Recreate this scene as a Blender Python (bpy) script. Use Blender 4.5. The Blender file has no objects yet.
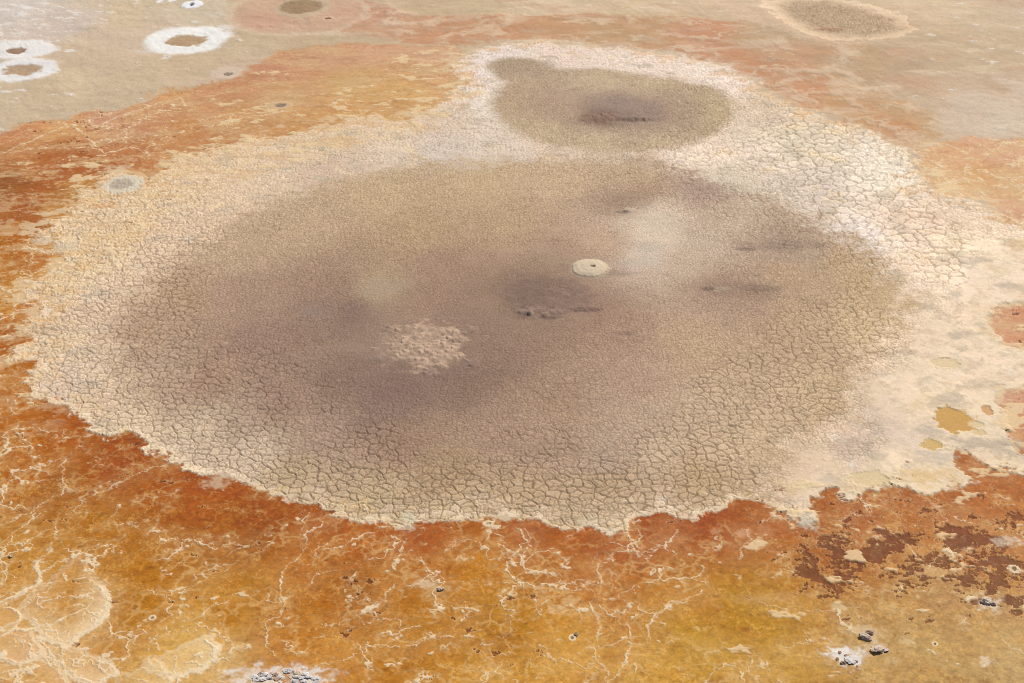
import bpy, math, random
import numpy as np
from mathutils import Vector
F = np.float32
random.seed(7)
rng = np.random.default_rng(11)

# ------------------------------------------------------------------ camera
H = 56.0                       # flying height in metres
DEP = math.radians(28.0)       # camera looks this far down
FPX = 1604.0                   # focal length in pixels of a 1024 wide frame
CX, CY = 512.0, 341.5
SD, CD = math.sin(DEP), math.cos(DEP)

def at(px, py):
    """ground point (z = 0) seen at a photograph position"""
    a = (px - CX) / FPX
    b = -(py - CY) / FPX
    dy = CD + b * SD
    dz = -SD + b * CD
    t = H / -dz
    return (a * t, dy * t)

def scale_at(px, py):
    """metres per pixel across and along the view on the ground"""
    x0, y0 = at(px, py)
    d = math.sqrt(x0 * x0 + y0 * y0 + H * H)
    return d / FPX, d / FPX / (H / d)

scene = bpy.context.scene
col = scene.collection
cam_d = bpy.data.cameras.new('camera')
cam = bpy.data.objects.new('camera', cam_d)
col.objects.link(cam)
cam.location = (0, 0, H)
cam.rotation_euler = (math.pi / 2 - DEP, 0, 0)
cam_d.sensor_width = 36.0
cam_d.lens = 36.0 * FPX / 1024.0
cam_d.clip_start = 0.5
cam_d.clip_end = 20000
scene.camera = cam

# ------------------------------------------------------------------ light
SUN_EL, SUN_AZ = math.radians(46), math.radians(33)     # azimuth from +Y towards +X
world = bpy.data.worlds.new('World'); scene.world = world
world.use_nodes = True
wn = world.node_tree.nodes
sky = wn.new('ShaderNodeTexSky'); sky.sky_type = 'NISHITA'; sky.sun_disc = False
sky.sun_elevation = SUN_EL; sky.sun_rotation = SUN_AZ
bg = wn['Background']; bg.inputs[1].default_value = 0.10
world.node_tree.links.new(sky.outputs[0], bg.inputs[0])
sun_d = bpy.data.lights.new('sun', 'SUN'); sun_d.energy = 4.7
sun_d.angle = math.radians(0.6); sun_d.color = (1.0, 0.95, 0.88)
sun = bpy.data.objects.new('sun', sun_d); col.objects.link(sun)
sv = Vector((math.sin(SUN_AZ) * math.cos(SUN_EL), math.cos(SUN_AZ) * math.cos(SUN_EL), math.sin(SUN_EL)))
sun.rotation_euler = sv.to_track_quat('Z', 'Y').to_euler()
sun.location = (60, 60, 90)
scene.view_settings.view_transform = 'Standard'
scene.view_settings.look = 'None'
scene.view_settings.exposure = 0.0
scene.view_settings.gamma = 1.0
scene.cycles.filter_width = 0.75
LIT = np.array([1.36, 1.35, 1.36], F)         # sunlit level of a flat white surface here

def lin(c):
    c = np.asarray(c, F) / 255.0
    return np.where(c <= 0.04045, c / 12.92, ((c + 0.055) / 1.055) ** 2.4).astype(F)
def alb(c):
    return np.minimum(lin(c) / LIT, 0.86).astype(F)

# ------------------------------------------------------------------ noise
PERM = rng.permutation(256).astype(np.int32)
ang = rng.random(256) * 2 * np.pi
GX, GY = np.cos(ang).astype(F), np.sin(ang).astype(F)
R1, R2, R3 = (rng.random(256).astype(F) for _ in range(3))

def hsh(ix, iy, seed):
    return PERM[(PERM[(ix + seed * 37) & 255] + iy) & 255]

def perlin(x, y, seed=0):
    x = x.astype(F); y = y.astype(F)
    fx, fy = np.floor(x), np.floor(y)
    ix, iy = fx.astype(np.int32), fy.astype(np.int32)
    x = x - fx; y = y - fy
    u = x * x * x * (x * (x * 6 - 15) + 10)
    v = y * y * y * (y * (y * 6 - 15) + 10)
    def g(dx, dy):
        h = hsh(ix + dx, iy + dy, seed)
        return GX[h] * (x - dx) + GY[h] * (y - dy)
    a = g(0, 0); a += u * (g(1, 0) - a)
    b = g(0, 1); b += u * (g(1, 1) - b)
    return (a + v * (b - a)) * F(1.5)

def fbm(x, y, size, octv, seed=0, gain=0.5):
    s = np.zeros(x.shape, F); amp = 1.0; tot = 0.0
    k = 1.0 / size
    lod = x.shape == SP.shape
    for o in range(octv):
        p = perlin(x * F(k) + F(13.7 * o), y * F(k) - F(7.3 * o), seed + o)
        if lod: p *= np.clip(1.6 - SP * F(4.0 * k), 0, 1)
        s += F(amp) * p
        tot += amp; amp *= gain; k *= 2.03
    return s / F(tot ** 0.75)

def ridged(x, y, size, octv, seed=0):
    s = np.zeros(x.shape, F); amp = 1.0; tot = 0; k = 1.0 / size
    for o in range(octv):
        s += F(amp) * (1 - np.abs(perlin(x * F(k), y * F(k), seed + o)) * F(1.6))
        tot += amp; amp *= 0.5; k *= 2.1
    return s / F(tot)

def sst(a, b, x):
    t = np.clip((x - a) / (b - a), 0, 1)
    return (t * t * (3 - 2 * t)).astype(F)

def voronoi(x, y, size, seed):
    """distance to the nearest cell border (metres) and a random per cell"""
    x = (x / F(size)).astype(F); y = (y / F(size)).astype(F)
    ix, iy = np.floor(x).astype(np.int32), np.floor(y).astype(np.int32)
    fx, fy = x - ix, y - iy
    best = np.full(x.shape, 9, F); bx = np.zeros(x.shape, F); by = np.zeros(x.shape, F)
    cid = np.zeros(x.shape, F)
    offs = []
    for dx in (-1, 0, 1):
        for dy in (-1, 0, 1):
            h = hsh(ix + dx, iy + dy, seed)
            ox = dx + 0.08 + 0.84 * R1[h] - fx
            oy = dy + 0.08 + 0.84 * R2[h] - fy
            offs.append((ox, oy))
            d = ox * ox + oy * oy
            m = d < best
            best = np.where(m, d, best); bx = np.where(m, ox, bx); by = np.where(m, oy, by)
            cid = np.where(m, R3[h], cid)
    edge = np.full(x.shape, 9, F)
    for ox, oy in offs:
        ex, ey = ox - bx, oy - by
        l = np.sqrt(ex * ex + ey * ey)
        d = ((ox + bx) * ex + (oy + by) * ey) * F(0.5) / np.maximum(l, F(1e-4))
        edge = np.where((l > 1e-3) & (d < edge), d, edge)
    return edge * F(size), cid

# ------------------------------------------------------------------ the terrain grid (one sheet out to the horizon)
QR, QC = 0.70, 0.85
dep = np.arange(math.radians(43.0), math.radians(14.0), -QR / FPX)
r_d = H / np.tan(dep)
_s, r_near, _t = r_d[1] - r_d[0], [], r_d[0]
while _t - _s * 1.03 > 0.05:
    _s *= 1.03; _t -= _s; r_near.append(_t)
r_near = np.array(r_near[::-1])
r_far = r_d[-1] * np.geomspace(1, 60, 46)[1:]
RR = np.concatenate([r_near, r_d, r_far])
TH = 25.6
th_d = np.arange(-math.radians(TH), math.radians(TH), QC / FPX * 0.93)
_s, th_o, _t = QC / FPX * 0.93, [], math.radians(TH)
while _t < math.pi:
    _s = min(_s * 1.014, 0.05); _t += _s; th_o.append(min(_t, math.pi))
th_o = np.array(th_o)
TT = np.concatenate([-th_o[::-1], th_d, th_o])
nr, nc = len(RR), len(TT)
SPT = np.gradient(TT)
SP = (np.maximum(RR, 5)[:, None] * np.maximum(SPT - QC / FPX, 0)[None, :]).astype(F)      # extra sample spacing outside the dense sector
X = (RR[:, None] * np.sin(TT)[None, :]).astype(F)
Y = (RR[:, None] * np.cos(TT)[None, :]).astype(F)
print('grid', nr, nc, nr * nc)

# coarse copy for smooth fields
CS = 4
ri = np.unique(np.append(np.arange(0, nr, CS), nr - 1)); ci = np.unique(np.append(np.arange(0, nc, CS), nc - 1))
XC, YC = X[np.ix_(ri, ci)], Y[np.ix_(ri, ci)]
def _w(idx, n):
    k = np.clip(np.searchsorted(idx, np.arange(n), side='right') - 1, 0, len(idx) - 2)
    return k, ((np.arange(n) - idx[k]) / (idx[k + 1] - idx[k])).astype(F)
rk, rt = _w(ri, nr); ck, ct = _w(ci, nc)
def up(c):
    a = c[rk] * (1 - rt)[:, None] + c[rk + 1] * rt[:, None]
    return (a[:, ck] * (1 - ct)[None, :] + a[:, ck + 1] * ct[None, :]).astype(F)

WX, WY = fbm(XC, YC, 9.0, 3, 21), fbm(XC, YC, 9.0, 3, 31)      # slow wander of all zone colours

def poly_sdf(pts):
    """metres inside (+) or outside (-) of an outline"""
    w = [at(*p) for p in pts]
    d2 = np.full(XC.shape, 1e12, F); ins = np.zeros(XC.shape, bool)
    for (ax, ay), (bx, by) in zip(w, w[1:] + w[:1]):
        ex, ey = bx - ax, by - ay
        l2 = ex * ex + ey * ey + 1e-9
        t = np.clip(((XC - F(ax)) * F(ex) + (YC - F(ay)) * F(ey)) / F(l2), 0, 1)
        qx, qy = XC - F(ax) - t * F(ex), YC - F(ay) - t * F(ey)
        d2 = np.minimum(d2, qx * qx + qy * qy)
        if abs(ey) > 1e-9:
            c = ((YC < ay) != (YC < by)) & (XC < (bx - ax) * (YC - ay) / (by - ay) + ax)
            ins ^= c
    d = np.sqrt(d2)
    return up(np.where(ins, d, -d))

def idw(pts, power=3.2, warp=1.6):
    """smooth field through (px, py, value...) samples laid out on the ground"""
    n = len(pts[0]) - 2
    x, y = XC + F(warp) * WX, YC + F(warp) * WY
    acc = [np.zeros(XC.shape, F) for _ in range(n)]; ws = np.zeros(XC.shape, F)
    for p in pts:
        qx, qy = at(p[0], p[1])
        d2 = (x - F(qx)) ** 2 + ((y - F(qy)) * F(0.62)) ** 2 + F(0.6)
        w = d2 ** F(-power / 2)
        ws += w
        for k in range(n): acc[k] += w * F(p[2 + k])
    return [up(a / ws) for a in acc]

def palette(pts, power=3.2, warp=1.6):
    q = [(p[0], p[1], *[float(v) for v in alb(p[2:5])]) for p in pts]
    return np.stack(idw(q, power, warp), -1)

def window(x0, x1, y0, y1):
    """grid slices that cover a world box"""
    xs, ys = np.array([x0, x1, x0, x1]), np.array([y0, y0, y1, y1])
    r = np.hypot(xs, ys); t = np.arctan2(xs, ys)
    rmin = min(r.min(), y0)
    a, b = np.searchsorted(RR, [rmin, r.max()]); c, d = np.searchsorted(TT, [t.min(), t.max()])
    return slice(max(a - 1, 0), min(b + 1, nr)), slice(max(c - 1, 0), min(d + 1, nc))

def mixc(A, c, m):
    m = m[..., None]
    A *= (1 - m); A += m * np.asarray(c, F)

# ------------------------------------------------------------------ outlines of the zones, as read off the place
P_main = [(112,335),(130,300),(155,275),(185,250),(215,228),(260,203),(320,184),(380,170),(450,160),(510,158),(560,158),(600,159),(655,159),
 (690,172),(725,186),(765,198),(800,211),(838,226),(869,248),(895,270),(912,303),(902,325),(895,341),(879,355),(869,372),(862,392),(859,408),(845,418),(825,427),
 (805,445),(806,460),(790,474),(778,492),(755,499),(738,500),(719,513),(700,518),(692,521),(678,518),(661,512),(640,517),(625,530),(608,534),(591,528),(561,529),(545,523),
 (535,517),(508,517),(485,515),(475,520),(441,521),(415,522),(405,530),(392,527),(374,523),(351,518),(330,509),(310,503),(287,498),(267,497),(244,486),(227,475),(215,462),(187,440),(160,418),(140,400),(122,372)]
P_apron = [(40,227),(60,215),(95,205),(85,197),(95,187),(120,173),(155,178),(185,166),(190,158),(215,148),(240,143),(290,133),(340,126),(371,116),(408,122),(431,113),(444,101),(466,84),
 (458,72),(455,60),(471,52),(500,46),(528,42),(555,43),(595,47),(640,51),(675,55),(715,63),(742,76),(772,95),(812,113),(856,128),(890,140),(912,160),(916,171),(929,187),
 (942,197),(970,200),(990,208),(1010,218),(1190,226),(1190,300),(1024,303),(996,306),(989,318),(992,335),(1003,345),(1024,352),(1190,356),(1190,385),(1000,388),(994,400),(1003,420),(1010,440),(1024,452),(1190,462),
 (1190,478),(1024,474),(1000,468),(975,462),(958,452),(953,462),(966,478),(950,492),(930,496),(899,488),(870,491),(846,500),(830,489),(812,498),(816,520),(804,527),(795,512),
 (780,503),(755,499),(738,500),(719,513),(692,521),(675,520),(661,512),(640,517),(625,530),(608,534),(591,528),(561,529),(545,523),(535,517),(508,517),(485,515),(475,520),(441,521),
 (415,522),(405,530),(392,527),(374,523),(351,518),(320,506),(287,498),(267,497),(244,486),(227,475),(190,473),(178,463),(170,452),(146,450),(140,437),(130,433),(110,438),(100,435),(87,431),(77,421),
 (65,406),(50,405),(37,398),(23,385),(30,375),(35,365),(23,358),(17,348),(32,341),(17,331),(37,316),(43,308),(37,300),(23,291),(40,280),(57,265),(67,253),(60,246),(37,237)]
P_upper = [(485,68),(490,61),(500,57),(521,57),(545,61),(558,68),(595,68),(631,72),(675,78),(715,85),(732,99),(737,113),(722,130),(699,143),(661,150),(608,152),(575,149),(541,144),(515,134),(498,120),(488,103),(495,90),(506,82),(494,76)]
P_far = [(772,4),(792,0),(832,1),(869,8),(896,19),(907,28),(896,33),(869,37),(832,36),(809,30),(789,17)]
P_pink = [(228,-6),(236,12),(250,22),(280,29),(310,32),(340,30),(360,38),(400,42),(448,47),(500,44),(540,38),(600,44),(675,53),(742,74),(800,106),(856,127),(912,156),(930,168),(950,140),(930,110),(900,95),(880,80),(895,55),(880,45),(840,45),(800,40),(770,22),(700,18),(620,16),(540,14),(440,16),(400,12),(345,-4),(330,-12),(260,-12)]
P_up_brine = [(-90,150),(0,134),(12,126),(33,118),(67,119),(83,110),(124,108),(154,95),(167,90),(204,83),(234,79),(248,66),(274,53),(300,47),(342,42),(374,43),(408,44),(455,46),(480,60),(480,90),(440,128),(300,160),(180,205),(70,300),(60,420),(-90,420)]
P_low_brine = [(-400,230),(-20,230),(30,220),(60,380),(200,470),(420,515),(600,520),(760,490),(900,470),(945,445),(1000,450),(1030,440),(1500,380),(1500,1200),(-400,1200)]
P_right = [(914,166),(924,150),(945,140),(966,133),(1024,140),(1290,150),(1290,245),(1024,234),(1004,222),(984,200),(945,198),(930,188)]
P_right2 = [(986,318),(990,306),(1012,304),(1030,300),(1260,300),(1260,352),(1024,349),(1000,345),(989,338)]
P_right3 = [(992,402),(1003,392),(1030,386),(1260,380),(1260,470),(1024,452),(1004,444),(996,425)]
P_right4 = [(1001,241),(1012,238),(1030,236),(1290,240),(1290,272),(1022,268),(1014,258)]

print('zones')
n_big = fbm(X, Y, 7.0, 5, 3, 0.55)
n_med = fbm(X, Y, 2.2, 5, 17, 0.6)
n_fin = fbm(X, Y, 0.75, 3, 43, 0.6)
n_str = fbm(X * F(0.45), Y, 3.0, 5, 61, 0.6)
edge_n = 0.8 * n_big + 1.1 * n_med + 0.55 * n_fin

sft, = idw([(40,227,.5),(30,300,.45),(40,400,.3),(100,435,.15),(200,475,.12),(400,525,.1),(600,530,.1),(740,498,.15),(850,495,.2),(940,495,.2),(960,455,.2),(995,400,.25),(990,330,.25),(1010,225,.9),(970,200,1.0),(930,190,.5),(915,165,.8),(860,130,1.6),(800,105,1.8),(740,76,2.0),(680,56,2.0),(600,48,2.0),(530,44,1.8),(470,55,1.2),(450,100,.8),(400,122,1.2),(300,135,1.4),(220,150,1.0),(150,178,1.0),(90,195,.7)], warp=0.5)
S_apron = poly_sdf(P_apron) + (0.7 + 1.1 * np.minimum(sft, 1.0)) * edge_n
S_main = poly_sdf(P_main)
S_mainn = S_main + 0.55 * edge_n
S_upper = poly_sdf(P_upper) + 0.6 * edge_n
S_far = poly_sdf(P_far) + 0.5 * edge_n
S_pink = poly_sdf(P_pink) + 3.0 * n_str + 1.2 * n_med
S_ub = poly_sdf(P_up_brine) + 1.3 * edge_n
S_lb = poly_sdf(P_low_brine) + 0.8 * edge_n
S_r = np.maximum.reduce([poly_sdf(P_right) + 1.3 * edge_n, poly_sdf(P_right2) + 0.9 * edge_n, poly_sdf(P_right3) + 1.1 * edge_n, poly_sdf(P_right4) + 0.8 * edge_n])

# ------------------------------------------------------------------ colours of each zone
C_flat = [(20,10,218,201,186),(60,25,214,193,174),(120,15,214,189,154),(100,60,210,183,152),(40,100,206,181,148),(200,18,213,192,162),(190,60,208,181,146),(260,40,202,177,144),(230,75,213,185,156),(60,85,214,189,154),(130,90,206,181,148),(0,120,206,183,152),(150,30,214,189,160),(300,40,202,175,140),(420,8,206,177,140),(480,8,208,181,144),(530,8,224,195,160),(660,20,215,185,147),(700,8,216,187,152),(740,10,222,189,156),(880,55,200,170,136),(920,90,208,177,142),(950,45,204,176,140),(1000,60,206,178,144),(1010,20,212,185,154),(930,10,224,195,158),(960,105,215,191,164),(1010,118,218,195,168),(980,85,202,171,140),(900,70,196,165,132),(840,50,214,185,152),(1020,90,214,189,162),(1060,300,235,205,162)]
C_pink = [(250,10,206,172,135),(270,22,202,157,122),(300,15,210,179,144),(360,10,200,149,118),(380,30,202,157,122),(440,28,202,149,110),(500,30,201,149,108),(560,30,202,155,114),(600,30,196,157,116),(650,30,200,157,116),(700,30,204,149,112),(720,48,201,145,108),(765,36,196,165,128),(740,60,202,147,108),(790,75,198,149,112),(800,92,208,153,112),(850,108,204,159,114),(900,125,204,149,104),(870,65,196,163,126),(870,85,202,169,132),(920,120,202,165,124),(930,150,224,193,150)]
C_ub = [(5,180,153,87,36),(30,215,165,89,36),(20,240,153,83,32),(60,180,173,99,46),(60,150,183,109,54),(10,150,185,117,68),(100,120,202,143,116),(130,130,195,138,108),(150,115,201,140,100),(180,128,199,136,82),(90,165,175,95,42),(120,160,182,105,54),(180,150,199,136,84),(230,90,203,146,104),(200,110,207,154,110),(240,115,201,148,98),(280,100,209,164,116),(280,70,205,148,112),(350,60,209,160,120),(350,85,211,168,110),(400,92,213,166,106),(430,70,213,164,116),(380,50,213,162,126),(360,112,209,156,96),(300,120,205,150,94),(440,55,213,164,130),(60,130,213,155,98),(20,128,207,139,94),(170,93,209,156,104),(30,260,185,103,30),(50,258,211,153,68),(40,300,197,109,42),(10,330,185,101,30),(90,190,187,125,58),(80,215,203,143,68),(10,290,203,135,52)]
C_lb = [(30,260,180,102,10),(10,290,198,134,40),(40,300,192,108,30),(10,330,178,98,8),(10,400,192,116,26),(60,425,180,98,4),(120,450,166,84,2),(20,470,178,100,8),(70,490,166,94,6),(130,470,162,78,2),(200,500,180,98,10),(180,520,166,92,6),(260,525,152,80,0),(215,475,168,78,6),(100,540,184,116,18),(30,560,194,132,40),(60,590,200,139,56),(20,640,214,163,100),(50,665,218,171,110),(130,600,186,121,18),(130,640,190,125,36),(180,650,220,173,96),(200,655,218,171,92),(220,620,190,127,30),(300,560,186,110,16),(330,600,180,107,12),(300,640,194,125,40),(360,530,190,102,26),(330,515,172,84,10),(420,530,178,84,10),(380,580,190,121,32),(355,590,156,87,2),(430,620,186,121,26),(480,560,196,130,38),(520,530,172,84,16),(560,550,182,104,26),(500,620,186,127,26),(420,660,194,131,42),(560,650,210,155,68),(600,580,194,121,48),(640,540,176,88,20),(690,530,164,76,14),(720,540,166,78,16),(650,520,164,78,14),(590,540,170,84,18),(770,530,178,96,36),(860,510,184,106,46),(930,520,188,114,52),(990,490,192,120,56),(970,465,190,114,52),(840,560,178,112,48),(960,555,184,116,58),(740,610,188,137,30),(700,640,194,147,46),(770,620,186,135,28),(800,600,194,139,50),(860,620,186,145,90),(920,640,196,161,110),(980,640,196,161,110),(1010,670,200,169,124),(960,600,186,141,92),(780,670,204,159,78),(650,670,210,161,78),(700,600,194,131,50),(470,670,206,151,66),(240,675,214,175,122),(340,660,196,131,44),(870,670,198,161,110)]
C_right = [(950,160,220,168,124),(1000,150,218,166,130),(980,180,216,162,108),(1020,190,214,170,124),(1010,215,220,168,134),(960,190,226,180,134),(1015,255,212,156,132),(1010,325,210,146,108),(1000,400,210,150,118),(1018,425,198,132,90),(1000,430,214,156,110)]
C_apron = [(60,330,212,186,155),(80,270,220,194,159),(30,300,208,184,161),(100,400,212,184,153),(150,200,228,200,163),(180,230,218,188,157),(240,160,225,197,164),(320,150,223,197,164),(330,165,211,183,156),(400,130,227,201,170),(440,150,215,195,176),(470,100,231,214,196),(480,60,233,214,200),(560,50,233,209,188),(650,60,234,212,193),(720,75,240,219,201),(780,110,218,195,166),(800,140,218,199,170),(760,160,226,205,182),(740,190,214,197,172),(820,190,208,189,170),(880,170,240,224,201),(870,240,239,222,208),(920,220,229,200,172),(930,270,241,214,186),(980,250,247,220,188),(960,330,245,216,182),(920,330,239,210,178),(900,380,241,212,180),(880,430,221,196,172),(860,450,211,184,162),(930,400,241,214,178),(900,470,241,214,178),(830,455,232,203,169),(200,440,206,180,153),(150,425,216,190,157),(50,390,210,186,161),(120,310,210,182,153),(100,240,222,194,157),(130,190,224,196,161),(500,150,223,202,180),(560,149,217,192,166),(680,165,238,217,195),(700,150,238,215,189),(600,151,208,184,157),(640,152,204,179,151),(1000,290,243,216,186),(800,480,234,205,173),(440,120,219,195,170)]
C_main = [(700,404,196,169,140),(660,415,186,160,133),(450,510,189,163,128),(300,480,187,161,126),(600,510,190,164,131),(380,495,187,161,126),(520,500,185,157,122),(700,480,182,153,118),(200,430,204,180,150),(250,460,202,178,150),(760,440,199,172,138),(830,400,196,168,133),(880,330,200,172,135),(880,290,194,165,127),(840,260,190,162,127),(780,270,186,157,126),(740,290,168,139,116),(720,288,170,142,120),(770,243,174,150,128),(800,244,176,152,128),(700,240,192,170,147),(650,230,212,190,165),(665,215,210,188,163),(640,255,200,180,159),(640,190,178,149,122),(620,205,172,144,120),(700,190,181,154,134),(630,175,190,163,132),(560,180,195,167,134),(480,180,193,166,131),(380,195,193,166,131),(300,220,189,162,130),(230,250,189,162,132),(180,300,179,149,120),(150,330,180,150,123),(150,370,183,156,129),(210,380,171,140,115),(260,340,165,134,113),(240,300,171,142,118),(300,330,162,131,108),(350,310,151,122,102),(330,290,162,132,109),(380,287,181,155,122),(320,312,167,139,117),(430,300,164,133,109),(450,270,165,134,110),(500,290,158,128,103),(540,290,157,129,104),(530,305,152,124,98),(590,310,161,129,107),(570,300,165,134,110),(620,330,168,137,114),(560,250,171,142,116),(600,240,186,157,130),(510,220,183,154,121),(420,230,181,152,118),(500,350,160,129,106),(480,380,152,122,101),(400,378,148,121,101),(340,380,152,125,104),(280,400,167,136,114),(380,412,150,122,105),(400,440,163,132,108),(320,440,172,144,123),(500,430,172,142,119),(560,400,173,143,115),(640,380,179,149,124),(700,350,190,160,128),(600,450,180,154,131),(550,440,175,146,121),(660,450,195,169,140),(740,380,189,162,131),(800,330,188,159,127),(400,345,165,137,114),(460,330,156,126,104),(640,430,185,158,132),(240,420,180,154,130),(680,265,192,167,143),(740,220,194,171,145),(600,480,178,150,117),(440,475,171,143,110)]
C_upper = [(520,63,180,158,130),(600,80,190,167,136),(560,105,182,155,128),(600,115,146,122,104),(625,105,156,134,117),(650,110,160,137,120),(680,110,182,156,128),(720,110,190,167,132),(600,140,194,170,139),(510,100,184,158,128),(650,85,192,168,136),(670,140,192,168,137),(540,130,192,168,136)]

print('palettes')
V = (1 + 0.10 * n_med + 0.08 * n_big)[..., None]
A = palette(C_flat, warp=4.0) * (1 + 0.07 * n_str + 0.08 * n_fin)[..., None]
h = 0.06 * n_med + 0.2 * n_big + 0.02 * n_fin
wet = np.zeros(X.shape, F)
label = np.zeros(X.shape, np.int16)      # 0 ground

def put(m, colour, mod=None):
    global A
    c = colour if mod is None else colour * mod
    A += m[..., None] * (c - A)

# pale flecks of salt scattered on the far flats
dens, = idw([(20,15,.9),(60,20,.8),(90,5,.5),(15,98,.8),(30,102,.4),(110,40,.2),(190,28,.5),(160,70,.15),(90,75,.1),(300,40,.1),(230,70,.1),(500,10,.3),(700,10,.4),(950,50,.35),(1000,35,.4),(1000,100,.3),(900,60,.2),(960,110,.4)])
fl = fbm(X * F(0.6), Y, 1.3, 4, 77, 0.65)
m = sst(0.62 - 0.62 * dens, 0.85 - 0.55 * dens, fl + 0.25 * n_str)
put(m * 0.75, np.broadcast_to(alb((238,228,216)), A.shape)); h += 0.05 * m
# grey-green damp streaks
m = sst(0.25, 0.9, -n_str + 0.4 * n_med) * 0.22
put(m, A * np.array([0.86, 0.86, 0.84], F))

# pink mineral band
m = sst(-0.8, 0.9, S_pink)
pk = palette(C_pink, warp=3.0)
put(m, pk, 1 + 0.07 * n_med[..., None] + 0.05 * n_str[..., None])
rv = ridged(X + 2.0 * n_big, Y + 3.0 * n_med, 7.5, 4, 91)
mm = m * sst(0.60, 0.86, rv + 0.14 * n_str) * 0.6
put(mm, np.broadcast_to(alb((226,198,166)), A.shape)); h += 0.08 * mm
mm = m * sst(0.1, 0.5, -n_str + 0.4 * n_med) * 0.4
put(mm, np.broadcast_to(alb((212,184,152)), A.shape))
mm = m * sst(0.35, 0.8, n_str + 0.5 * n_fin - 0.1) * 0.35
put(mm, np.broadcast_to(alb((196,134,106)), A.shape))
farm = sst(118, 150, np.hypot(X, Y) + 8 * n_big)
st = 0.8 * fbm(X * F(0.5) + 1.5 * n_med, Y + 2 * n_big, 5.0, 5, 251, 0.62) + 0.4 * n_str
rightm = sst(-40, 10, X)
mm = farm * (0.35 + 0.65 * rightm) * sst(0.10, 0.5, st) * 0.48
put(mm, np.broadcast_to(alb((228,203,172)), A.shape)); h += 0.04 * mm
mm = farm * (0.4 + 0.6 * rightm) * sst(0.15, 0.5, -st) * 0.24
put(mm, np.broadcast_to(alb((186,162,132)), A.shape))
mm = farm * rightm * sst(0.15, 0.5, fbm(X * F(0.6) + n_med, Y, 6.0, 5, 261, 0.6)) * 0.6
put(mm, np.broadcast_to(alb((204,160,128)), A.shape))
S_any = S_pink

# orange brine: upper sheet, right hand patches, lower sheet
brine = np.maximum(sst(-0.6, 0.8, S_ub), sst(-0.2, 0.3, S_lb))
brine = np.maximum(brine, sst(-0.45, 0.7, S_r + 0.4 * n_fin))
m = sst(-0.6, 0.8, S_ub)
put(m, palette(C_ub, warp=2.5), 1 + 0.09 * n_med[..., None] + 0.15 * n_str[..., None] + 0.06 * n_fin[..., None])
m = sst(-0.2, 0.3, S_lb)
C_low = palette(C_lb, warp=1.8)
put(m, C_low, 1 + 0.10 * n_med[..., None] + 0.06 * n_big[..., None])
m = sst(-0.45, 0.7, S_r + 0.4 * n_fin)
put(m, palette(C_right, warp=2.0), 1 + 0.08 * n_med[..., None])
# algal mottling in the brine: ochre, rust and pale films
q1 = fbm(X, Y, 4.0, 4, 141, 0.6); q2 = fbm(X, Y, 3.0, 5, 151, 0.65); q3 = fbm(X * F(0.8), Y, 1.2, 4, 161, 0.65)
near = sst(110, 95, np.hypot(X, Y)) * 0.6 + 0.4
m = brine * near * sst(0.05, 0.75, n_med * 0.7 + q1)
put(m * 0.5, A * np.array([0.87, 0.78, 0.62], F))
m = brine * near * sst(0.10, 0.8, q2)
put(m * 0.38, A * 0.55 + 0.45 * alb((224,172,74)))
m = brine * near * sst(0.10, 0.50, q3 + 0.4 * q1)
put(m * 0.55, A * np.array([0.80, 0.68, 0.50], F))
m = brine * near * sst(0.25, 0.7, -q3 + 0.3 * q2)
put(m * 0.30, A * 0.5 + 0.5 * alb((228,174,84)))
q4 = fbm(X + 0.4 * n_fin, Y, 0.9, 4, 181, 0.7); q5 = fbm(X, Y + 0.4 * n_fin, 1.7, 5, 191, 0.7)
m = brine * near * sst(0.30, 0.46, q4 + 0.25 * q1)
put(m * 0.85, A * np.array([0.78, 0.66, 0.50], F))
m = brine * near * sst(0.30, 0.44, q5 - 0.25 * q1)
put(m * 0.42, A * 0.45 + 0.55 * alb((228,170,84)))
m = brine * near * sst(0.085, 0.02, np.abs(q5)) * sst(-0.3, 0.4, q2)
put(m * 0.72, A * 0.35 + 0.65 * alb((238,190,118)))
m = brine * near * sst(0.07, 0.02, np.abs(q4 + 0.15)) * sst(0.0, 0.5, -q2)
put(m * 0.48, A * 0.4 + 0.6 * alb((236,186,112)))
A *= 1 - (brine * sst(-0.5, 1.0, S_lb))[..., None] * np.array([0.05, 0.13, 0.36], F)
fr = brine * sst(7.5, 0.3, -S_apron + 2.6 * n_med) * sst(-0.5, 0.5, S_lb) * sst(110, 98, np.hypot(X, Y))
put(fr * 0.45, alb((164,82,30)) * (1 + 0.14 * n_med + 0.12 * n_fin)[..., None])
sp = fbm(X, Y, 0.45, 3, 171, 0.8)
A *= (1 + 0.32 * brine * near * sp)[..., None]
h = h * (1 - brine) + brine * (-0.06 + 0.008 * n_fin + 0.015 * n_med)
wet = np.maximum(wet, brine)

# cream salt apron round the pools
ap = sst(-sft, sft + 0.06, S_apron)
apc = palette(C_apron, warp=2.4)
put(ap, apc, 1 + 0.06 * n_med[..., None] + 0.06 * n_fin[..., None])
pt = fbm(X, Y, 3.2, 5, 201, 0.6)
rgt = sst(20, 30, X) * sst(140, 120, Y)
m = ap * rgt * sst(0.05, 0.2, fbm(X, Y, 1.6, 5, 206, 0.68) + 0.3 * pt) * 0.5
put(m, np.broadcast_to(alb((206,180,150)), A.shape)); h -= 0.02 * m
m = ap * rgt * sst(0.10, 0.2, fbm(X, Y, 2.4, 5, 207, 0.66)) * 0.45
put(m, np.broadcast_to(alb((238,214,180)), A.shape)); h += 0.03 * m
m = ap * sst(0.15, 0.45, pt) * 0.6
put(m, np.broadcast_to(alb((190,172,148)), A.shape))                         # grey rough crust patches
m = ap * sst(0.2, 0.6, fbm(X, Y, 3.8, 4, 211, 0.55)) * 0.55
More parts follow.
